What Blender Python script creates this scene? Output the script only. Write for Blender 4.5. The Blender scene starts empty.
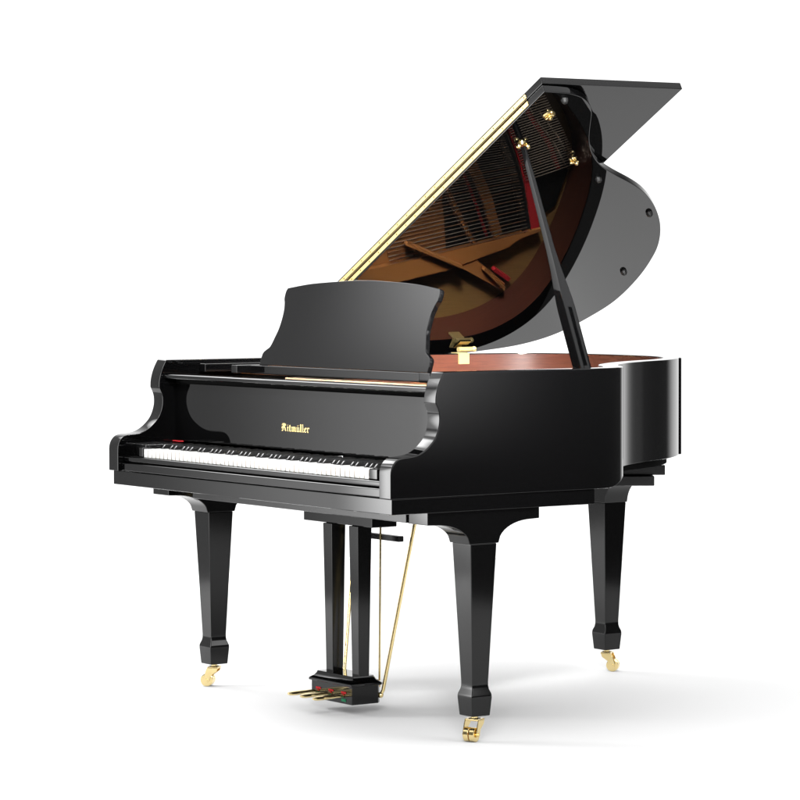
import bpy, bmesh, math, random
from mathutils import Vector, Matrix
random.seed(7)
SC = bpy.context.scene
COL = SC.collection
R = math.radians

# ------------------------------------------------------------------ camera
CAM_POS = Vector((6.5916, -4.5048, 1.2525))
YAW, PITCH, ROLL, FPX = 0.9683, 0.0421, -0.0023, 3114.09
Fv = Vector((-math.sin(YAW)*math.cos(PITCH), math.cos(YAW)*math.cos(PITCH), -math.sin(PITCH)))
Rv = Vector((math.cos(YAW), math.sin(YAW), 0)); Uv = Rv.cross(Fv)
c_, s_ = math.cos(ROLL), math.sin(ROLL)
Rv, Uv = c_*Rv + s_*Uv, c_*Uv - s_*Rv
cd = bpy.data.cameras.new('camera'); cam = bpy.data.objects.new('camera', cd); COL.objects.link(cam)
M = Matrix((Rv, Uv, -Fv)).transposed().to_4x4(); M.translation = CAM_POS
cam.matrix_world = M
cd.sensor_width = 36; cd.sensor_fit = 'HORIZONTAL'; cd.lens = FPX/800*36
cd.clip_start = .1; cd.clip_end = 200
SC.camera = cam

# ------------------------------------------------------------------ world: a studio, white behind the piano, dim round the camera
W_ = bpy.data.worlds.new('World'); SC.world = W_; W_.use_nodes = True
nt = W_.node_tree; nt.nodes.clear()
def nd(t, **k):
    n = nt.nodes.new(t)
    for a, b in k.items(): setattr(n, a, b)
    return n
tc = nd('ShaderNodeTexCoord')
def lobe(direction, lo, hi, c0, c1):
    """grey value c0..c1 as the direction turns from cos=lo to cos=hi towards the given direction"""
    dp = nd('ShaderNodeVectorMath', operation='DOT_PRODUCT'); dp.inputs[1].default_value = Vector(direction).normalized()
    nt.links.new(tc.outputs['Generated'], dp.inputs[0])
    mr = nd('ShaderNodeMapRange', interpolation_type='SMOOTHSTEP')
    mr.inputs[1].default_value = lo; mr.inputs[2].default_value = hi
    mr.inputs[3].default_value = c0; mr.inputs[4].default_value = c1
    nt.links.new(dp.outputs['Value'], mr.inputs[0]); return mr.outputs[0]
def add(a, b):
    m = nd('ShaderNodeMath', operation='ADD'); nt.links.new(a, m.inputs[0]); nt.links.new(b, m.inputs[1]); return m.outputs[0]
val = lobe((Fv.x, Fv.y, 0), math.cos(R(45)), math.cos(R(18)), 0.0, 1.3)
val = add(val, lobe((-.85, -.5, 0), math.cos(R(60)), math.cos(R(20)), 0.0, 0.5))
val = add(val, lobe((0, 0, 1), 0.2, 1.0, 0.10, 0.3))
bgn = nd('ShaderNodeBackground'); nt.links.new(val, bgn.inputs['Color']); bgn.inputs['Strength'].default_value = 1.0
out = nd('ShaderNodeOutputWorld'); nt.links.new(bgn.outputs[0], out.inputs[0])

# ------------------------------------------------------------------ studio lamps and added fill lights
def softbox(name, loc, target, sx, sy, radiance, soft=(.5, .5, .5, .5), spread=180):
    """area lamp; soft = how far its brightness fades in from the left, right, lower and upper edge (share of its size)"""
    l = bpy.data.lights.new(name, 'AREA'); l.shape = 'RECTANGLE'; l.size = sx; l.size_y = sy
    l.energy = radiance*math.pi*sx*sy; l.spread = R(spread)
    o = bpy.data.objects.new(name, l); COL.objects.link(o)
    d = Vector(target) - Vector(loc)
    o.location = loc; o.rotation_euler = d.to_track_quat('-Z', 'Y').to_euler()
    if soft:                                    # a diffuser that is hottest in its middle
        l.use_nodes = True; t = l.node_tree; t.nodes.clear()
        g = t.nodes.new('ShaderNodeNewGeometry'); sep = t.nodes.new('ShaderNodeSeparateXYZ'); t.links.new(g.outputs['Parametric'], sep.inputs[0])
        prev = None
        for k, (axis, lo, hi) in enumerate(((0, 0, soft[0]), (0, 1, 1-soft[1]), (1, 0, soft[2]), (1, 1, 1-soft[3]))):
            if soft[k] <= 0: continue
            mr = t.nodes.new('ShaderNodeMapRange'); mr.interpolation_type = 'SMOOTHSTEP'
            mr.inputs[1].default_value = lo; mr.inputs[2].default_value = hi; mr.inputs[3].default_value = 0; mr.inputs[4].default_value = 1
            t.links.new(sep.outputs[axis], mr.inputs[0])
            if prev is None: prev = mr.outputs[0]
            else:
                mu = t.nodes.new('ShaderNodeMath'); mu.operation = 'MULTIPLY'; t.links.new(prev, mu.inputs[0]); t.links.new(mr.outputs[0], mu.inputs[1]); prev = mu.outputs[0]
        em = t.nodes.new('ShaderNodeEmission'); t.links.new(prev, em.inputs['Strength'])
        ou = t.nodes.new('ShaderNodeOutputLight'); t.links.new(em.outputs[0], ou.inputs[0])
    return o
softbox('front_softbox', (-3.3, -1.75, .95), (-3.3, 1.0, .95), 2.6, 2.3, 3.1, (.9, .05, .15, .15))
softbox('desk_softbox', (-4.1, -1.85, 2.75), (-3.9, .4, 2.2), 2.2, 1.2, 8.5, (.9, .2, .7, .1))
softbox('strip_softbox', (-2.42, -1.70, 1.4), (-2.42, 1.0, 1.4), .95, 3.0, 9.5, (.5, .35, .2, .2))
softbox('overhead_softbox', (-2.4, .6, 6.5), (-2.4, .6, 0), 18.0, 14.0, 1.22, None)
softbox('camera_fill', (7.6, -5.2, 3.4), (-.6, .4, .1), 4.0, 2.4, 26.0, (.3, .3, .3, .3))  # added fill behind the camera, lifts the floor under the piano
softbox('front_fill', (3.6, -2.5, 3.1), (-.7, .5, .1), 2.6, 2.0, 9.0, (.3, .3, .3, .3))  # added frontal fill, lightens the shaded floor below the case
softbox('interior_fill', (3.2, -1.9, 3.0), (-1.16, .90, .9), 1.2, 1.2, 36.0, (.5, .5, .5, .5), 15)  # added narrow beam, brightens plate and strings for the lid's reflection
softbox('side_softbox', (3.4, 1.75, 1.3), (0, .05, 1.3), 2.4, 1.7, 5.0, (.5, .5, .3, .3))
softbox('floor_fill', (4.2, 3.6, 2.9), (-.7, .7, 0), 2.4, 1.6, 5.0, (.3, .3, .3, .3))  # added high fill at back right, lightens the shadow on the floor
softbox('floor_fill', (-5.3, -.35, 3.9), (-.7, .3, .4), 2.4, 1.7, 11.0, (.3, .3, .3, .3))  # added high fill at left, for the floor and glints on the black keys

SC.view_settings.view_transform = 'Standard'; SC.view_settings.look = 'None'
SC.view_settings.exposure = 0; SC.view_settings.gamma = 1; SC.view_settings.use_curve_mapping = False
SC.cycles.caustics_reflective = False; SC.cycles.caustics_refractive = False
SC.cycles.max_bounces = 10; SC.cycles.glossy_bounces = 6; SC.cycles.diffuse_bounces = 4

# ------------------------------------------------------------------ materials
def mat(name, col, rough=.4, metal=0, ior=1.5, build=None):
    m = bpy.data.materials.new(name); m.use_nodes = True
    b = m.node_tree.nodes['Principled BSDF']
    b.inputs['Base Color'].default_value = (*col, 1); b.inputs['Roughness'].default_value = rough
    b.inputs['Metallic'].default_value = metal; b.inputs['IOR'].default_value = ior
    if build: build(m.node_tree, b)
    return m
def noise_rough(lo, hi, scale, bump=0, stretch=(1, 1, 1)):
    def f(t, b):
        tcn = t.nodes.new('ShaderNodeTexCoord'); mp = t.nodes.new('ShaderNodeMapping'); mp.inputs['Scale'].default_value = stretch
        t.links.new(tcn.outputs['Object'], mp.inputs[0])
        n = t.nodes.new('ShaderNodeTexNoise'); n.inputs['Scale'].default_value = scale; n.inputs['Detail'].default_value = 4
        t.links.new(mp.outputs[0], n.inputs['Vector'])
        mr = t.nodes.new('ShaderNodeMapRange'); mr.inputs[3].default_value = lo; mr.inputs[4].default_value = hi
        t.links.new(n.outputs[0], mr.inputs[0]); t.links.new(mr.outputs[0], b.inputs['Roughness'])
        if bump:
            bp = t.nodes.new('ShaderNodeBump'); bp.inputs['Strength'].default_value = bump; bp.inputs['Distance'].default_value = .002
            t.links.new(n.outputs[0], bp.inputs['Height']); t.links.new(bp.outputs[0], b.inputs['Normal'])
    return f
def wood(c0, c1, stretch, scale=6):
    def f(t, b):
        tcn = t.nodes.new('ShaderNodeTexCoord'); mp = t.nodes.new('ShaderNodeMapping'); mp.inputs['Scale'].default_value = stretch
        t.links.new(tcn.outputs['Object'], mp.inputs[0])
        n = t.nodes.new('ShaderNodeTexNoise'); n.inputs['Scale'].default_value = scale; n.inputs['Detail'].default_value = 7; n.inputs['Roughness'].default_value = .65
        t.links.new(mp.outputs[0], n.inputs['Vector'])
        cr = t.nodes.new('ShaderNodeValToRGB'); cr.color_ramp.elements[0].position = .32; cr.color_ramp.elements[1].position = .68
        cr.color_ramp.elements[0].color = (*c0, 1); cr.color_ramp.elements[1].color = (*c1, 1)
        t.links.new(n.outputs[0], cr.inputs[0]); t.links.new(cr.outputs[0], b.inputs['Base Color'])
    return f
BLACK = mat('black_lacquer', (.0015, .0015, .0016), .05, 0, 1.37, noise_rough(.006, .02, 3))
LEGM = mat('black_leg_finish', (.0015, .0015, .0016), .11, 0, 1.40, noise_rough(.08, .13, 5))
SATIN = mat('black_satin', (.004, .004, .0042), .22, 0, 1.5, noise_rough(.18, .27, 9))
DARK = mat('dark_matte_black', (.006, .006, .006), .9, 0, 1.1)
BRASS = mat('polished_brass', (.84, .67, .33), .16, 1, 1.45, noise_rough(.12, .24, 60))
BRIGHT = mat('satin_brass_hinge', (.92, .71, .31), .34, 1, 1.45, noise_rough(.26, .4, 120))
HINGE = mat('cast_brass', (.80, .62, .28), .45, .9, 1.45, noise_rough(.42, .58, 80))
SCREW = mat('hinge_screw', (.10, .07, .03), .4, .8)
PLATE = mat('bronze_iron_plate', (.44, .17, .05), .34, .25, 1.5, noise_rough(.32, .46, 220, .15))
MAHOG = mat('mahogany_veneer', (.2, .06, .03), .3, 0, 1.5, wood((.036, .011, .0065), (.068, .022, .013), (5, 5, 90), 3))
SPRUCE = mat('spruce_soundboard', (.5, .32, .14), .4, 0, 1.5, wood((.17, .092, .03), (.24, .135, .046), (60, 3, 3), 4))
MAPLE = mat('maple_pin_block', (.4, .27, .15), .4, 0, 1.5, wood((.26, .175, .10), (.36, .25, .15), (6, 60, 60), 3))
STEEL = mat('steel_string', (.92, .76, .60), .26, 1)
COPPER = mat('copper_string', (.62, .36, .22), .3, 1)
RED = mat('red_felt', (.42, .016, .02), .95, 0, 1.3, noise_rough(.9, 1, 300, .4))
GREEN = mat('green_felt', (.008, .16, .07), .95)
IVORY = mat('white_key_top', (.74, .74, .72), .16, 0, 1.5, noise_rough(.12, .22, 40))
EBONY = mat('black_key_top', (.003, .003, .003), .5, 0, 1.25)
EBONYP = mat('black_key_slope', (.004, .004, .004), .14, 0, 1.45)
KEYWOOD = mat('key_flank', (.22, .19, .15), .7)
LOGO = mat('gold_lettering', (.83, .62, .26), .35, .9)
RUBBER = mat('black_rubber', (.008, .008, .008), .6, 0, 1.35)
FLOOR = mat('white_floor', (.9, .9, .9), .75, 0, 1.3, noise_rough(.7, .8, 2))

# ------------------------------------------------------------------ mesh helpers
def obj(name, bm, mats, parent=None, angle=32, wn=True):
    me = bpy.data.meshes.new(name)
    bmesh.ops.recalc_face_normals(bm, faces=bm.faces)
    bm.to_mesh(me); bm.free()
    for m in (mats if isinstance(mats, (list, tuple)) else [mats]): me.materials.append(m)
    me.polygons.foreach_set('use_smooth', [True]*len(me.polygons))
    me.set_sharp_from_angle(angle=R(angle))
    o = bpy.data.objects.new(name, me); COL.objects.link(o)
    if parent: o.parent = parent
    if wn:
        w = o.modifiers.new('weighted_normal', 'WEIGHTED_NORMAL'); w.keep_sharp = True; w.weight = 80
    return o
def bev(bm, off, seg=2, ang=30, sel=None, clamp=True):
    es = [e for e in bm.edges if len(e.link_faces) == 2 and e.calc_face_angle(0) > R(ang) and (sel is None or sel(e))]
    if es: bmesh.ops.bevel(bm, geom=es, offset=off, segments=seg, profile=.5, affect='EDGES', clamp_overlap=clamp)
def ring(bm, a, b, mi=0):
    n = len(a)
    for i in range(n):
        f = bm.faces.new((a[i], a[(i+1) % n], b[(i+1) % n], b[i])); f.material_index = mi
def loft(bm, rings, mi=0, caps=True):
    vs = [[bm.verts.new(p) for p in r] for r in rings]
    for a, b in zip(vs, vs[1:]): ring(bm, a, b, mi)
    if caps:
        for r in (vs[0][::-1], vs[-1]):
            f = bm.faces.new(r); f.material_index = mi
    return vs
def box(bm, x0, x1, y0, y1, z0, z1, b=0, mi=0, seg=2):
    t = bmesh.new()
    loft(t, [[(x0, y0, z), (x1, y0, z), (x1, y1, z), (x0, y1, z)] for z in (z0, z1)])
    bmesh.ops.recalc_face_normals(t, faces=t.faces)
    if b: bev(t, b, seg)
    merge(bm, t, mi)
def merge(bm, t, mi=None, mtx=None):
    if mi is not None:
        for f in t.faces: f.material_index = mi
    if mtx is not None: bmesh.ops.transform(t, matrix=mtx, verts=t.verts)
    me = bpy.data.meshes.new('tmp'); t.to_mesh(me); t.free(); bm.from_mesh(me); bpy.data.meshes.remove(me)
def frame(d):
    d = d.normalized(); u = d.cross(Vector((0, 0, 1)))
    if u.length < 1e-4: u = Vector((1, 0, 0))
    u.normalize(); return u, u.cross(d)
def tube(bm, pts, rad, n=10, mi=0):
    pts = [Vector(p) for p in pts]; rad = rad if isinstance(rad, (list, tuple)) else [rad]*len(pts)
    rings = []
    for i, p in enumerate(pts):
        d = pts[min(i+1, len(pts)-1)] - pts[max(i-1, 0)]
        u, v = frame(d)
        rings.append([p + rad[i]*(math.cos(2*math.pi*k/n)*u + math.sin(2*math.pi*k/n)*v) for k in range(n)])
    loft(bm, rings, mi)
def prism(bm, pts, f, h0, h1, b=0, mi=0, seg=2):
    """pts: 2-D outline; f(p, q, h) -> 3-D point"""
    t = bmesh.new(); loft(t, [[f(p, q, h) for p, q in pts] for h in (h0, h1)])
    bmesh.ops.recalc_face_normals(t, faces=t.faces)
    if b: bev(t, b, seg, 40)
    merge(bm, t, mi)
def ball(bm, c, r, sz=1, mi=0, n=12):
    t = bmesh.new(); bmesh.ops.create_uvsphere(t, u_segments=n, v_segments=8, radius=r)
    merge(bm, t, mi, Matrix.Translation(c) @ Matrix.Diagonal((1, 1, sz, 1)))
def spline(pts, n=6, closed=False):
    P = [Vector(p) for p in pts]; o = []
    L = len(P)
    for i in range(L if closed else L-1):
        p0 = P[(i-1) % L] if (closed or i > 0) else P[0]*2 - P[1]
        p1, p2 = P[i], P[(i+1) % L]
        p3 = P[(i+2) % L] if (closed or i+2 < L) else P[-1]*2 - P[-2]
        for k in range(n):
            t = k/n
            o.append(.5*(2*p1 + (p2-p0)*t + (2*p0-5*p1+4*p2-p3)*t*t + (3*p1-p0-3*p2+p3)*t**3))
    if not closed: o.append(P[-1])
    return o
def smooth_path(P, it=2):
    for _ in range(it):
        P = [P[0]] + [P[i]*.5 + (P[i-1]+P[i+1])*.25 for i in range(1, len(P)-1)] + [P[-1]]
    return P
def offset(P, d):
    o = []
    for i, p in enumerate(P):
        t = P[min(i+1, len(P)-1)] - P[max(i-1, 0)]; t.normalize()
        o.append(p + d*Vector((-t.y, t.x)))
    return o
XY = lambda p, q, h: (p, q, h)
YZ = lambda p, q, h: (h, p, q)
XZ = lambda p, q, h: (p, h, q)

# ------------------------------------------------------------------ the setting
bm = bmesh.new()
fh, rh, c0 = Vector((Fv.x, Fv.y, 0)).normalized(), Vector((Rv.x, Rv.y, 0)).normalized(), Vector((-.7, .7, 0))     # a sheet of white paper rolled out under the piano
cv = [bm.verts.new(c0 + rh*a + fh*b) for a, b in ((-2.7, -5), (2.0, -5), (2.0, 4.5), (-2.7, 4.5))]
bm.faces.new(cv)
floor = obj('floor', bm, FLOOR, wn=False); floor['kind'] = 'structure'

# ------------------------------------------------------------------ the piano
W, ZB, ZR, TH = 1.48, .659, .984, .055
piano = bpy.data.objects.new('grand_piano', None); COL.objects.link(piano)
piano.location = (-.74, .8, 0)
piano['label'] = 'black lacquered baby grand piano with its lid propped open, standing on brass casters'
piano['category'] = 'piano'

def part(name, bm, mats, parent=None, **k):
    o = obj(name, bm, mats, None, **k)
    o.parent = parent or piano
    o.matrix_parent_inverse = Matrix.Translation(-Vector(piano.location)) if not parent else Matrix.Identity(4)
    return o

# --- case: rim and cheeks in one piece
tail = [(0, .62), (-.002, .70), (-.028, .775), (-.08, .826), (-.16, .876), (-.235, .93), (-.285, .985), (-.340, 1.050), (-.394, 1.132),
        (-.443, 1.215), (-.49, 1.318), (-.548, 1.40), (-.615, 1.475), (-.687, 1.535), (-.77, 1.577), (-.87, 1.602), (-1.0, 1.61),
        (-1.12, 1.602), (-1.24, 1.575), (-1.335, 1.523), (-1.405, 1.445), (-1.452, 1.345), (-1.474, 1.23), (-1.48, 1.1)]
path = [Vector((0, .30)), Vector((0, .45))] + smooth_path(spline(tail, 5), 3) + [Vector((-1.48, .8)), Vector((-1.48, .5)), Vector((-1.48, .30))]
inner = offset(path, TH)
path0 = [p.copy() for p in path]
ks = min(range(len(path)), key=lambda i: (path[i]-Vector((-.640, 1.496))).length)
for i in range(ks+1):
    if path[i].y > 1.1:
        t = min(1, (path[i].y-1.1)/(path[ks].y-1.1)); n_ = (inner[i]-path0[i]).normalized(); path[i] = path0[i] + n_*(.007*t*t*(3-2*t))
e_ = path[ks]; path.insert(ks+1, e_ + Vector((.0034, .0046))); inner.insert(ks+1, (inner[ks]+inner[ks+1])/2)
cheek = [(0, ZB), (0, .722)]
cheek += [tuple(p) for p in spline([(0, .722), (.0015, .735), (.0075, .749), (.0195, .7605), (.036, .7655), (.06, .7678), (.083, .7715), (.104, .781), (.122, .7945), (.1375, .811),
                                    (.148, .832), (.1535, .856), (.1515, .880), (.1415, .903)], 4)][1:]
cheek += [tuple(p) for p in spline([(.1415, .903), (.1425, .922), (.1475, .943), (.1555, .963), (.167, .984)], 4)][1:]
bm = bmesh.new()
def sstep(a, b, x):
    x = max(0, min(1, (x-a)/(b-a))); return x*x*(3-2*x)
def zbot(p):                                  # the rim is deepest beside the key bed and shallower round the tail
    return ZB + (.033*sstep(.715, .85, p.y) if p.x > -.7 else .033*sstep(.6, 1.0, p.y))
def rimverts(p, q):
    zb = zbot(p)
    return [bm.verts.new((p.x, p.y, ZR)), bm.verts.new((p.x, p.y, zb)), bm.verts.new((q.x, q.y, zb)), bm.verts.new((q.x, q.y, ZR))]
prev = None; ends = []
for i, (p, q) in enumerate(zip(path, inner)):
    v = rimverts(p, q)
    if i in (0, len(path)-1): ends.append(v)
    if prev:
        for k, mi in ((0, 0), (1, 0), (2, 1 if p.y > .6 else 0), (3, 0)):
            f = bm.faces.new((prev[k], prev[(k+1) % 4], v[(k+1) % 4], v[k])); f.material_index = mi
    prev = v
for v in ends:
    xo, xi = v[0].co.x, v[3].co.x
    A = [bm.verts.new((xo, y, z)) for y, z in cheek]; B = [bm.verts.new((xi, y, z)) for y, z in cheek]
    bm.faces.new(A + [v[0], v[1]]); bm.faces.new(B + [v[3], v[2]])
    for i in range(len(A)-1): bm.faces.new((A[i], A[i+1], B[i+1], B[i]))
    bm.faces.new((A[-1], v[0], v[3], B[-1])); bm.faces.new((A[0], v[1], v[2], B[0]))
bmesh.ops.recalc_face_normals(bm, faces=bm.faces)
bev(bm, .0028, 2, 50, lambda e: not (abs(e.verts[0].co.z-e.verts[1].co.z) > .2 and e.verts[0].co.y > .7), clamp=False)
rim = part('rim', bm, [BLACK, MAHOG], angle=28)

# --- key bed and what hangs under the case
bm = bmesh.new(); box(bm, -W+.01, -.01, .01, .672, .618, ZB-.0006, .002)
part('key_bed', bm, BLACK)
bm = bmesh.new(); box(bm, -1.215, -.1197, .13, .45, .5855, .6175, .002)
part('bottom_batten', bm, SATIN)
bot = [p for p in offset(path0, .045) if p.y > .74]
bm = bmesh.new(); prism(bm, [(p.x, p.y) for p in bot], XY, .667, .6905, .0015)
part('bottom_board', bm, DARK)
RD = Vector((.567, .824, 0)); SD = Vector((.824, -.567, 0))
def beam(e, z0, z1, ln, wd):
    e = Vector((e[0], e[1], 0)); t = bmesh.new()
    q = [e, e - RD*ln, e - RD*ln - SD*wd, e - SD*wd]
    loft(t, [[(p.x, p.y, z) for p in q] for z in (z0, z1)]); bmesh.ops.recalc_face_normals(t, faces=t.faces); bev(t, .002); return t
part('bottom_beam', beam((-.735, 1.512), .6245, .6545, .62, .09), SATIN)
part('bottom_beam', beam((-.725, 1.462), .594, .6235, .55, .14), SATIN)

# --- legs with brackets and casters
LEGPROF = [(.5275, .0424), (.158, .0262), (.147, .0264), (.139, .0278), (.1275, .0322), (.122, .0331), (.116, .0331), (.0685, .0292)]
def leg(cx, cy, rot, caster_rot):
    bm = bmesh.new(); t = bmesh.new()
    loft(t, [[(cx+sx*h, cy+sy*h, z) for sx, sy in ((-1, -1), (1, -1), (1, 1), (-1, 1))] for z, h in LEGPROF])
    bmesh.ops.recalc_face_normals(t, faces=t.faces); bev(t, .0022, 2, 20, lambda e: abs(e.verts[0].co.z-e.verts[1].co.z) > .001 or e.verts[0].co.z > .5 or e.verts[0].co.z < .07)
    merge(bm, t)
    lg = part('leg', bm, LEGM, angle=24)
    # bracket
    h = .0445
    if rot == 0:
        top = .6175
        pr = [(-.182, top), (-.182, .584), (-.156, .583)]
        pr += [(-.156+.108*math.sin(a), .5275+.0555*math.cos(a)) for a in [R(x) for x in range(8, 76, 8)]] + [(-.0475, .5278), (.0475, .5278)]
        pr += [(.156-.108*math.sin(a), .5275+.0585*math.cos(a)) for a in [R(x) for x in range(72, 0, -8)]] + [(.156, .586), (.182, .587), (.182, top)]
        bm = bmesh.new(); prism(bm, [(cy+p, q) for p, q in pr], YZ, cx-h-.002, cx+h, .002)
    else:
        top = .6545
        pr = [(-.160, top), (-.160, .612)]
        arc = [(-.047-.105*(1-math.cos(a)), .5278+.082*math.sin(a)) for a in [R(x) for x in range(86, 5, -8)]]
        pr += arc + [(-.0455, .5278), (.0455, .5278)] + [(-p, q) for p, q in arc[::-1]] + [(.160, .612), (.160, top)]
        bm = bmesh.new(); prism(bm, [(cx+p, q) for p, q in pr], XZ, cy-h, cy+h, .002)
    part('leg_bracket', bm, LEGM, lg, angle=24)
    # caster: stem, forked bracket, two-tread wheel
    bm = bmesh.new(); d = Vector((math.cos(caster_rot), math.sin(caster_rot), 0)); ax = Vector((-d.y, d.x, 0))
    c = Vector((cx, cy, 0)); wc = c + d*.020 + Vector((0, 0, .0195))
    tube(bm, [c+Vector((0, 0, .069)), c+Vector((0, 0, .056))], .009, 14)
    tube(bm, [c+Vector((0, 0, .0605)), c+Vector((0, 0, .0565))], .017, 16)
    for s in (-1, 1):
        t = bmesh.new(); o0 = c + ax*(s*.0185); o1 = c + ax*(s*.0215)
        pts = [(-.016, .060), (.016, .060), (.022, .046), (.0285, .026), (.0265, .014), (.018, .0115), (.0115, .017), (.006, .033), (-.012, .046)]
        loft(t, [[o + d*p + Vector((0, 0, q)) for p, q in pts] for o in (o0, o1)])
        bmesh.ops.recalc_face_normals(t, faces=t.faces); bev(t, .0008, 1); merge(bm, t)
    tq = bmesh.new(); loft(tq, [[c + d*p + ax*q + Vector((0, 0, z)) for p, q in ((-.016, -.0215), (.0165, -.0215), (.0165, .0215), (-.016, .0215))] for z in (.0545, .0605)])
    bmesh.ops.recalc_face_normals(tq, faces=tq.faces); bev(tq, .001, 1); merge(bm, tq)
    tube(bm, [wc - ax*.0245, wc + ax*.0245], .0045, 12)
    part('caster_fork', bm, BRASS, lg)
    bm = bmesh.new()
    for s in (-1, 1):
        a0, a1 = wc + ax*(s*.0015), wc + ax*(s*.0165)
        pts = [a0 + (a1-a0)*k for k in (0, .08, .92, 1)]
        tube(bm, pts, [.0178, .0192, .0192, .0170], 28)
    part('caster_wheel', bm, BRASS, lg)
    return lg
leg(-.0728, .3172, 0, R(-64))
leg(-1.4074, .3172, 0, R(-136))
leg(-1.0008, 1.4966, 1, R(42))

# --- pedal lyre
ly = bmesh.new(); box(ly, -.935, -.582, .334, .418, .531, .585, .0025)
lyre = part('pedal_lyre', ly, BLACK)
for x in (-.797, -.664):
    bm = bmesh.new(); t = bmesh.new()
    loft(t, [[(x+sx*h, .349+sy*h, z) for sx, sy in ((-1, -1), (1, -1), (1, 1), (-1, 1))] for z, h in ((.108, .0175), (.531, .0235))])
    bmesh.ops.recalc_face_normals(t, faces=t.faces); bev(t, .0018); merge(bm, t)
    part('lyre_post', bm, LEGM, lyre)
bm = bmesh.new()
def chrect(g, ch=.014, x0=-.843, x1=-.634, y0=.300, y1=.402):
    x0 -= g; x1 += g; y0 -= g; y1 += g
    return [(x0, y0), (x1, y0), (x1, y1-ch), (x1-ch, y1), (x0+ch, y1), (x0, y1-ch)]
t = bmesh.new(); loft(t, [[(p, q, z) for p, q in chrect(g)] for z, g in ((.031, 0), (.0825, 0), (.0825, .006), (.089, .006), (.0925, .001), (.0965, -.005), (.104, -.0105), (.109, -.012))])
bmesh.ops.recalc_face_normals(t, faces=t.faces); bev(t, .001, 1, 40); merge(bm, t)
part('lyre_box', bm, BLACK, lyre, angle=25)
for x in (-.806, -.741, -.676):
    bm = bmesh.new(); box(bm, x-.012, x+.012, .2985, .3045, .0600, .0655); part('pedal_felt', bm, RED, lyre)
    bm = bmesh.new(); box(bm, x-.011, x+.011, .2985, .3045, .0375, .0455); part('pedal_bushing', bm, GREEN, lyre)
for x in (-.806, -.741, -.676):
    bm = bmesh.new(); rings = []
    for y, w, h, z in ((.306, .009, .005, .0545), (.27, .010, .0052, .0545), (.248, .0135, .006, .0543), (.226, .0165, .0066, .0538), (.211, .016, .006, .0531), (.202, .012, .0044, .0525), (.198, .005, .0018, .0522)):
        rings.append([(x+w*math.cos(2*math.pi*k/16), y, z+h*math.sin(2*math.pi*k/16)) for k in range(16)])
    loft(bm, rings); part('pedal', bm, BRASS, lyre)
bm = bmesh.new(); box(bm, -.80, -.585, .425, .443, .487, .503, .0015)
part('trap_lever', bm, SATIN, lyre)
for pts, r in ((((-.640, .4005, .052), (-.637, .407, .066), (-.585, .496, .60)), .0052), (((-.835, .4005, .052), (-.840, .407, .066), (-.895, .497, .60)), .0052)):
    bm = bmesh.new(); tube(bm, pts, r, 12); ball(bm, pts[0], .0085); part('lyre_brace', bm, BRASS, lyre)
for x in (-.672, -.74, -.80):
    bm = bmesh.new(); tube(bm, [(x, .418, .07), (x, .424, .58)], .003, 8); part('pedal_rod', bm, BRASS, lyre)

# --- keyboard
X0, X1 = -1.335, -.155
PW = (X1-X0)/52
bm = bmesh.new(); box(bm, -W+TH, -TH, .030, .20, .66, .702)
part('key_frame', bm, DARK)
bm = bmesh.new(); box(bm, -W+TH+.0005, -TH-.0005, .012, .028, .6592, .6835, .004, seg=3); part('key_slip', bm, BLACK)
bm = bmesh.new(); box(bm, -W+TH+.0005, -TH-.0005, .019, .0335, .6862, .7022, .0045, seg=3); part('key_slip', bm, BLACK)
for a, b in ((-1.362, X0-.002), (X1+.002, -.112)):
    bm = bmesh.new(); box(bm, a, b, .034, .19, .7025, .731, .003); part('key_block', bm, BLACK)
for a, b in ((-W+TH+.0005, -1.3635), (-.1105, -TH-.0005)):
    bm = bmesh.new(); box(bm, a, b, .06, .19, .7025, .738, .003); part('key_block', bm, SATIN)
for i in range(52):
    bm = bmesh.new(); x = X0 + i*PW
    box(bm, x+.0014, x+PW-.0014, .036, .19, .7025, .727, .0013)
    bm.normal_update()
    for f in bm.faces:
        if abs(f.normal.x) > .8: f.material_index = 1        # bare wooden flanks
    part('white_key', bm, [IVORY, KEYWOOD], wn=False)
for i in range(51):
    if i % 7 in (0, 2, 3, 5, 6):
        x = X0 + (i+1)*PW; bm = bmesh.new(); t = bmesh.new()
        loft(t, [[(x-.0058, .083, .7272), (x+.0058, .083, .7272), (x+.0058, .19, .7272), (x-.0058, .19, .7272)],
                 [(x-.0046, .0945, .7392), (x+.0046, .0945, .7392), (x+.0046, .19, .7397), (x-.0046, .19, .7397)]])
        bmesh.ops.recalc_face_normals(t, faces=t.faces); bev(t, .0008); merge(bm, t)
        bm.normal_update()
        for f in bm.faces:
            if f.normal.y < -.3: f.material_index = 1        # the polished slope at the player's end
        part('black_key', bm, [EBONY, EBONYP], wn=False)
bm = bmesh.new(); box(bm, -W+TH+.001, -1.372, .186, .1935, .7415, .7445)
part('key_felt', bm, RED)

# --- fallboard with the maker's name
bm = bmesh.new(); box(bm, -W+TH+.0006, -TH-.0006, .195, .213, .745, .9145, .0015)
fall = part('fallboard', bm, BLACK)
bm = bmesh.new(); box(bm, -W+TH+.0006, -TH-.0006, .156, .213, .927, .9425, .0065, seg=4)
part('fallboard_nose', bm, BLACK, fall)
bm = bmesh.new(); box(bm, -W+TH+.0006, -TH-.0006, .199, .213, .9147, .9268); part('fallboard_gap_shade', bm, DARK, fall)  # dark strip that draws the shadow gap under the nose

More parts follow.
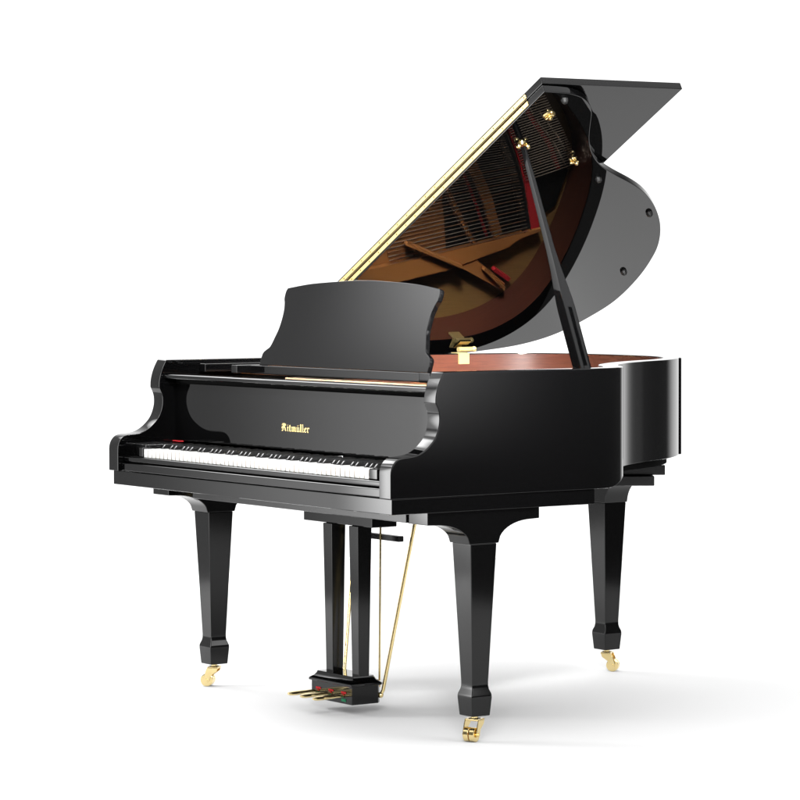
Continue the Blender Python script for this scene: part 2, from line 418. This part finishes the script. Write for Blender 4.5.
def nib(bm, strokes, ox, oz, sc, y0, y1, slant=0):
    """broad-nib pen: every stroke sweeps a slanted nib, as blackletter is written"""
    nx, nz = .055, .05
    for st in strokes:
        for (a, b), (c, d) in zip(st, st[1:]):
            pts = [(a-nx, b-nz), (a+nx, b+nz), (c+nx, d+nz), (c-nx, d-nz)]
            hull = hull2([(a-nx, b-nz), (a+nx, b+nz), (a+nx*.2, b-nz*.6), (c-nx, d-nz), (c+nx, d+nz), (c-nx*.2, d+nz*.6)])
            prism(bm, [(ox+p*sc, oz+q*sc) for p, q in hull], XZ, y0 - random.random()*.00003, y1)
def hull2(P):
    P = sorted(set(P)); 
    def half(Q):
        h = []
        for p in Q:
            while len(h) > 1 and (h[-1][0]-h[-2][0])*(p[1]-h[-2][1]) - (h[-1][1]-h[-2][1])*(p[0]-h[-2][0]) <= 0: h.pop()
            h.append(p)
        return h
    a = half(P); b = half(P[::-1]); return a[:-1] + b[:-1]
minim = lambda x: [[(x-.06, .58), (x, .52), (x, .10), (x+.08, .02)]]
G = {
 'R': (.78, [[(.02, .80), (.14, .96), (.34, .98), (.50, .90), (.54, .74), (.42, .58), (.24, .54)], [(.22, .90), (.20, .30), (.14, .06), (.02, .10)], [(.06, .62), (.02, .44), (.10, .36)],
            [(.34, .54), (.50, .40), (.52, .14), (.64, .02)], [(.36, .90), (.36, .60)]]),
 'i': (.30, minim(.12) + [[(.10, .78), (.14, .82)]]),
 't': (.36, [[(.14, .84), (.14, .12), (.24, .02), (.32, .08)], [(.00, .60), (.30, .60)]]),
 'm': (.78, minim(.12) + [[(.14, .50), (.26, .62), (.36, .54), (.36, .10), (.42, .03)], [(.38, .50), (.50, .62), (.60, .54), (.60, .10), (.70, .02)]]),
 'u': (.54, [[(.06, .60), (.12, .54), (.12, .12), (.22, .02), (.36, .12)], [(.32, .60), (.37, .54), (.37, .10), (.46, .02)], [(.14, .80), (.17, .83)], [(.34, .80), (.37, .83)]]),
 'l': (.30, [[(.06, 1.0), (.12, .94), (.12, .10), (.22, .02)]]),
 'e': (.42, [[(.12, .30), (.32, .46), (.26, .60), (.12, .52), (.12, .14), (.22, .02), (.36, .10)]]),
 'r': (.40, [[(.06, .60), (.12, .52), (.12, .10), (.20, .02)], [(.14, .48), (.26, .62), (.36, .52)]]),
}
word = ['R', 'i', 't', 'm', 'u', 'l', 'l', 'e', 'r']
tot = sum(G[c][0] for c in word)
bm = bmesh.new(); ox = -.829; LW = .143; sc = LW/tot
for ch in word:
    t = bmesh.new(); nib(t, G[ch][1], 0, 0, 1, .1942, .1949)
    merge(bm, t, 0, Matrix.Translation((ox, 0, .7965)) @ Matrix.Diagonal((sc, 1, .0215, 1)))
    ox += G[ch][0]*sc
part('lettering', bm, LOGO, fall, wn=False)

# --- music desk
DESK = [(-.429, 0), (-.428, .035), (-.412, .048), (-.397, .058), (-.386, .085), (-.377, .111), (-.374, .14), (-.376, .168), (-.383, .19), (-.391, .205), (-.392, .226), (-.386, .237)]
TOPC = [(-.386, .237), (-.30, .2475), (-.223, .2535), (-.068, .2605), (0, .2615), (.068, .2605), (.223, .2535), (.30, .2475), (.386, .237)]
left = [tuple(p) for p in spline(DESK, 3)]
dk = left + [tuple(p) for p in spline(TOPC, 3)][1:-1] + [(-p, q) for p, q in left[::-1]]
sn, cn = math.sin(R(18)), math.cos(R(18))
DF = lambda p, q, h: (-.74+p, .332+q*sn+h*cn, .972+q*cn-h*sn)
bm = bmesh.new(); prism(bm, dk, DF, 0, .015, .0018)
desk = part('music_desk', bm, BLACK, angle=25)
bm = bmesh.new(); box(bm, -1.232, -.304, .300, .331, .946, .9715, .0025); box(bm, -.3035, -.250, .2985, .333, .945, .9715, .003); part('desk_rail', bm, BLACK, desk)
for x in (-1.359, -1.18):
    bm = bmesh.new(); box(bm, x-.016, x+.016, .252, .60, .9485, .9725, .002); part('desk_slide', bm, BLACK, desk)

# --- sound board, iron plate, strings
inn = offset(path0, TH+.0005)
bm = bmesh.new(); prism(bm, [(p.x, p.y) for p in inn[1:-1]], XY, .850, .862)
part('soundboard', bm, SPRUCE)
def smooth_band(bm, pts, wid, z0, z1, b=.002, mi=0, n=6):
    P = spline(pts, n); A = offset(P, wid/2); B = offset(P, -wid/2)
    prism(bm, [tuple(p) for p in A] + [tuple(p) for p in B[::-1]], XY, z0, z1, b, mi)
bm = bmesh.new()
web = [(-1.36, .56), (-1.30, .75), (-1.263, .98), (-1.215, 1.173), (-1.128, 1.385), (-1.107, 1.402), (-1.093, 1.425), (-1.068, 1.487), (-1.055, 1.482), (-1.075, 1.41), (-1.10, 1.32), (-1.15, 1.12), (-1.20, .92), (-1.24, .70), (-1.26, .56)]
prism(bm, web, XY, .886, .903, .003)
prism(bm, [(-1.26, .25), (-.07, .25), (-.07, .66), (-.55, .80), (-.70, .98), (-.80, 1.02), (-.93, 1.055), (-1.02, 1.10), (-1.155, 1.16), (-1.2, .92), (-1.24, .70), (-1.26, .56)], XY, .874, .8885, .003)
prism(bm, [(-1.205, 1.225), (-1.288, 1.415), (-1.268, 1.428), (-1.196, 1.312), (-1.17, 1.27)], XY, .884, .898, .002)
box(bm, -1.38, -.09, .36, .60, .889, .918, .004)
plate = part('iron_plate', bm, PLATE)
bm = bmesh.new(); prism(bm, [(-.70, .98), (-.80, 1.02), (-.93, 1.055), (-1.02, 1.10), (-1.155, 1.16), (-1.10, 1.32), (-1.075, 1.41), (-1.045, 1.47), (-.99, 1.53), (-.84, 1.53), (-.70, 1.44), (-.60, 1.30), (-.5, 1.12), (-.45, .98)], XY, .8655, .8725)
part('string_shade_panel', bm, DARK, plate)  # added dark panel, stands in for the shade below the strings
def plate_bar(name, pts, w, z0, z1, m, n=6):
    b = bmesh.new(); smooth_band(b, pts, w, z0, z1, .0025, 0, n); return part(name, b, m, plate, angle=25)
plate_bar('plate_strut', [(-1.105, .972), (-1.189, 1.213)], .0115, .9035, .923, PLATE, 1)
plate_bar('plate_strut', [(-1.203, 1.310), (-1.277, 1.42)], .0095, .8985, .912, PLATE, 1)
plate_bar('plate_strut', [(-.70, 1.015), (-.80, 1.10), (-.846, 1.145), (-.95, 1.235), (-1.03, 1.29), (-1.092, 1.335)], .034, .8735, .893, PLATE)
plate_bar('felt_strip', [(-.80, 1.06), (-.88, 1.13), (-.98, 1.21), (-1.10, 1.30)], .009, .8735, .8845, RED)
plate_bar('felt_strip', [(-.60, 1.155), (-.69, 1.225), (-.80, 1.312), (-.92, 1.39), (-1.062, 1.468)], .030, .8735, .8955, RED)
plate_bar('felt_strip', [(-.60, 1.225), (-.673, 1.305), (-.76, 1.405), (-.845, 1.475)], .014, .8735, .8935, RED)
plate_bar('felt_strip', [(-1.222, 1.375), (-1.262, 1.452)], .014, .866, .884, RED, 1)
# the two bridges and their pins
def bridge(pts, w, z1, m, npin, pinm):
    o = plate_bar('string_bridge', pts, w, .8735, z1, m)
    P = spline(pts, 12); b = bmesh.new()
    for s in (-1, 1):
        Q = offset(P, s*w*.34)
        for k in range(npin):
            f = (k+.5)/npin*(len(Q)-1); i = int(f); p = Q[i].lerp(Q[min(i+1, len(Q)-1)], f-i)
            tube(b, [(p.x, p.y, z1-.002), (p.x, p.y, z1+.010)], .0018, 6)
    pp = part('bridge_pins', b, pinm, plate); return o
B1 = [(-.80, .985), (-.87, 1.035), (-.937, 1.086), (-1.04, 1.175), (-1.133, 1.268)]
B2 = [(-.60, 1.10), (-.70, 1.185), (-.80, 1.268), (-.91, 1.345), (-1.073, 1.438)]
bridge(B1, .020, .891, PLATE, 38, STEEL)
bridge(B2, .034, .894, SATIN, 46, STEEL)
p2 = spline(B2, 24)
def at(P, f):
    f *= len(P)-1; i = min(int(f), len(P)-2); return P[i].lerp(P[i+1], f-i)
NS = 46
for k in range(NS):
    f = .12 + .87*k/(NS-1); e = at(p2, f); dx = .13 + .13*f
    d = Vector((dx, 1)).normalized(); s = e - d*(.50 if f > .5 else .42)
    b = bmesh.new(); r = .0013 + .0005*f
    tube(b, [(s.x, s.y, .9015), (e.x, e.y, .9015)], r, 6)
    part('string', b, STEEL if f < .55 else (COPPER if k % 3 == 0 else STEEL), plate, wn=False)
pf = spline([(-.585, 1.20), (-.68, 1.29), (-.76, 1.39), (-.86, 1.49)], 24)
for k in range(30):
    f = k/29; e = at(p2, .12+.60*f) + Vector((.012, .02)); d = Vector((.34, .94)).normalized(); g = e + d*(.16+.03*f)
    b = bmesh.new(); tube(b, [(e.x, e.y, .9005), (g.x, g.y, .8975)], .0016, 6)
    part('string', b, STEEL, plate, wn=False)
bm = bmesh.new()
for k in range(40):
    p = at(pf, k/39)
    for q in ((0, 0), (.018, .012)): tube(bm, [(p.x+q[0]+.02, p.y+q[1]+.015, .872), (p.x+q[0]+.02, p.y+q[1]+.015, .897)], .0019, 6)
part('hitch_pins', bm, STEEL, plate)
bm = bmesh.new(); box(bm, -.985, -.075, .304, .352, .889, .9405, .002)
part('pin_block', bm, MAPLE)

# --- lid, folded flap, long hinge
TLID = R(28.98); HP = Vector((-1.475, .6, .9825))
LM = Matrix.Translation(HP) @ Matrix.Rotation(-TLID, 4, 'Y')           # local x runs up the lid, local z out of its top
LF = lambda d, y, h: (d, y-.6, h)
def lidpart(name, bm, mats, parent, **k):
    bmesh.ops.transform(bm, matrix=LM, verts=bm.verts)
    return part(name, bm, mats, parent, **k)
LO = [(1.54, .593), (1.539, .64)] + [tuple(p) for p in smooth_path(spline([(1.536, .68), (1.519, .735), (1.484, .785), (1.440, .823), (1.365, .868), (1.290, .917), (1.220, .978), (1.166, 1.043), (1.115, 1.13),
      (1.069, 1.222), (1.018, 1.308), (.950, 1.392), (.874, 1.467), (.798, 1.528), (.717, 1.579), (.640, 1.614), (.512, 1.652), (.366, 1.668), (.262, 1.648), (.130, 1.586), (.055, 1.49), (.018, 1.37), (0, 1.26), (0, 1.1)], 5), 2)] + [(0, .593)]
bm = bmesh.new(); prism(bm, LO, LF, 0, .0215, .0022)
lid = lidpart('lid', bm, BLACK, None, angle=25)
bm = bmesh.new(); prism(bm, [(0.0, .593), (1.543, .593), (1.543, 1.082), (0.0, 1.082)], LF, .0245, .0455, .0022)
flap = lidpart('lid_flap', bm, BLACK, lid)
bm = bmesh.new()
for h0, h1 in ((.0058, .0182), (.0278, .0402)):
    box(bm, .02, 1.462, .5912-.6, .593-.6, h0, h1, .0004, 0, 1)
    for k in range(27):
        d = .045 + k*.0535 + (.0 if h0 < .02 else .018); hm = (h0+h1)/2
        t = bmesh.new(); tube(t, [(d, .5905-.6, hm), (d, .5914-.6, hm)], .0024, 8); merge(bm, t, 1)
tube(bm, [(.02, .5905-.6, .023), (1.462, .5905-.6, .023)], .0022, 10, 1)
lidpart('piano_hinge', bm, [BRIGHT, SCREW, BRASS], lid)
for d, y in ((1.506, .682), (1.093, 1.083), (.900, 1.41), (.538, 1.565)):
    bm = bmesh.new(); tube(bm, [(d, y-.6, .001), (d, y-.6, -.008), (d, y-.6, -.0125)], [.0105, .0095, .006], 16)
    lidpart('lid_buffer', bm, RUBBER, lid)
bm = bmesh.new()
tube(bm, [(1.425, .084, .001), (1.425, .084, -.004)], [.019, .016], 24)
tube(bm, [(1.425, .084, -.004), (1.425, .084, -.013), (1.425, .084, -.016)], [.006, .007, .004], 16)
box(bm, 1.412, 1.438, .078, .090, -.009, -.005, .0015)
lidpart('prop_cup', bm, BRASS, lid)
bm = bmesh.new()
tube(bm, [(1.196, .322, .001), (1.196, .322, -.003)], [.011, .0095], 20)
tube(bm, [(1.196, .322, -.003), (1.203, .322, -.017)], .0036, 12); ball(bm, (1.204, .322, -.018), .0062)
tube(bm, [(1.184, .317, -.006), (1.196, .338, -.006)], .003, 10)
lidpart('lid_lock', bm, BRASS, lid)
bm = bmesh.new()
tube(bm, [(1.275, .090, .001), (1.275, .090, -.006)], [.014, .012], 20)
for s in (-1, 1): ball(bm, (1.275, .090+s*.015, -.010), .0085)
lidpart('prop_socket', bm, BRASS, lid)

# spine hinge
bm = bmesh.new()
box(bm, -1.424, -1.4125, 1.228, 1.268, .951, .985, .0008)
box(bm, -1.448, -1.4135, 1.222, 1.262, .9848, .9878, .0008)
tube(bm, [(-1.415, 1.226, .9975), (-1.415, 1.284, .9975)], .0078, 14); ball(bm, (-1.415, 1.287, .9975), .0092)
part('lid_hinge', bm, HINGE)
bm = bmesh.new(); box(bm, .045, .088, .622, .664, -.0032, -.0002, .0008)
lidpart('lid_hinge', bm, BRASS, lid)

# --- prop stick
T = LM @ Vector((1.275, .090, -.012)); B = Vector((-.088, .712, .915))
ax = (T-B); Ls = ax.length; ax.normalize(); wy = (Vector((0, 1, 0)) - ax*ax.y).normalized(); nn = wy.cross(ax).normalized()
if nn.x < 0: nn = -nn
secs = [(0, .0185, .034), (.10, .0185, .034), (.335, .0185, .034), (.37, .0178, .033), (.43, .0145, .029), (.50, .0105, .024), (.58, .0083, .021), (.80, .0066, .018), (1, .0054, .014)]
bm = bmesh.new(); rows = []
for f, w, th in secs:
    c = B + ax*(f*Ls)
    rows.append([bm.verts.new(c + wy*a + nn*b) for a, b in ((-w, th/2), (-.005 if w > .016 else -w*.3, th/2), (.005 if w > .016 else w*.3, th/2), (w, th/2), (w, -th/2), (-w, -th/2))])
slot = None
for i, (a, b) in enumerate(zip(rows, rows[1:])):
    for k in range(6):
        f = bm.faces.new((a[k], a[(k+1) % 6], b[(k+1) % 6], b[k]))
        if k == 1 and i == 1: slot = f
bm.faces.new(rows[0][::-1]); bm.faces.new(rows[-1])
bmesh.ops.recalc_face_normals(bm, faces=bm.faces)
r = bmesh.ops.extrude_face_region(bm, geom=[slot]); bmesh.ops.delete(bm, geom=[slot], context='FACES_ONLY')
bmesh.ops.translate(bm, vec=-nn*.016, verts=[v for v in r['geom'] if isinstance(v, bmesh.types.BMVert)])
bmesh.ops.recalc_face_normals(bm, faces=bm.faces); bev(bm, .0016, 2, 50)
part('prop_stick', bm, BLACK, angle=25)
bm = bmesh.new(); box(bm, -.072, -.0556, .755, .785, .955, .978, .001); tube(bm, [(-.066, .745, .972), (-.066, .795, .972)], .006, 12)
part('prop_bracket', bm, BRASS)


# put every part's origin frame right: children of parts keep their world place
bpy.context.view_layer.update()
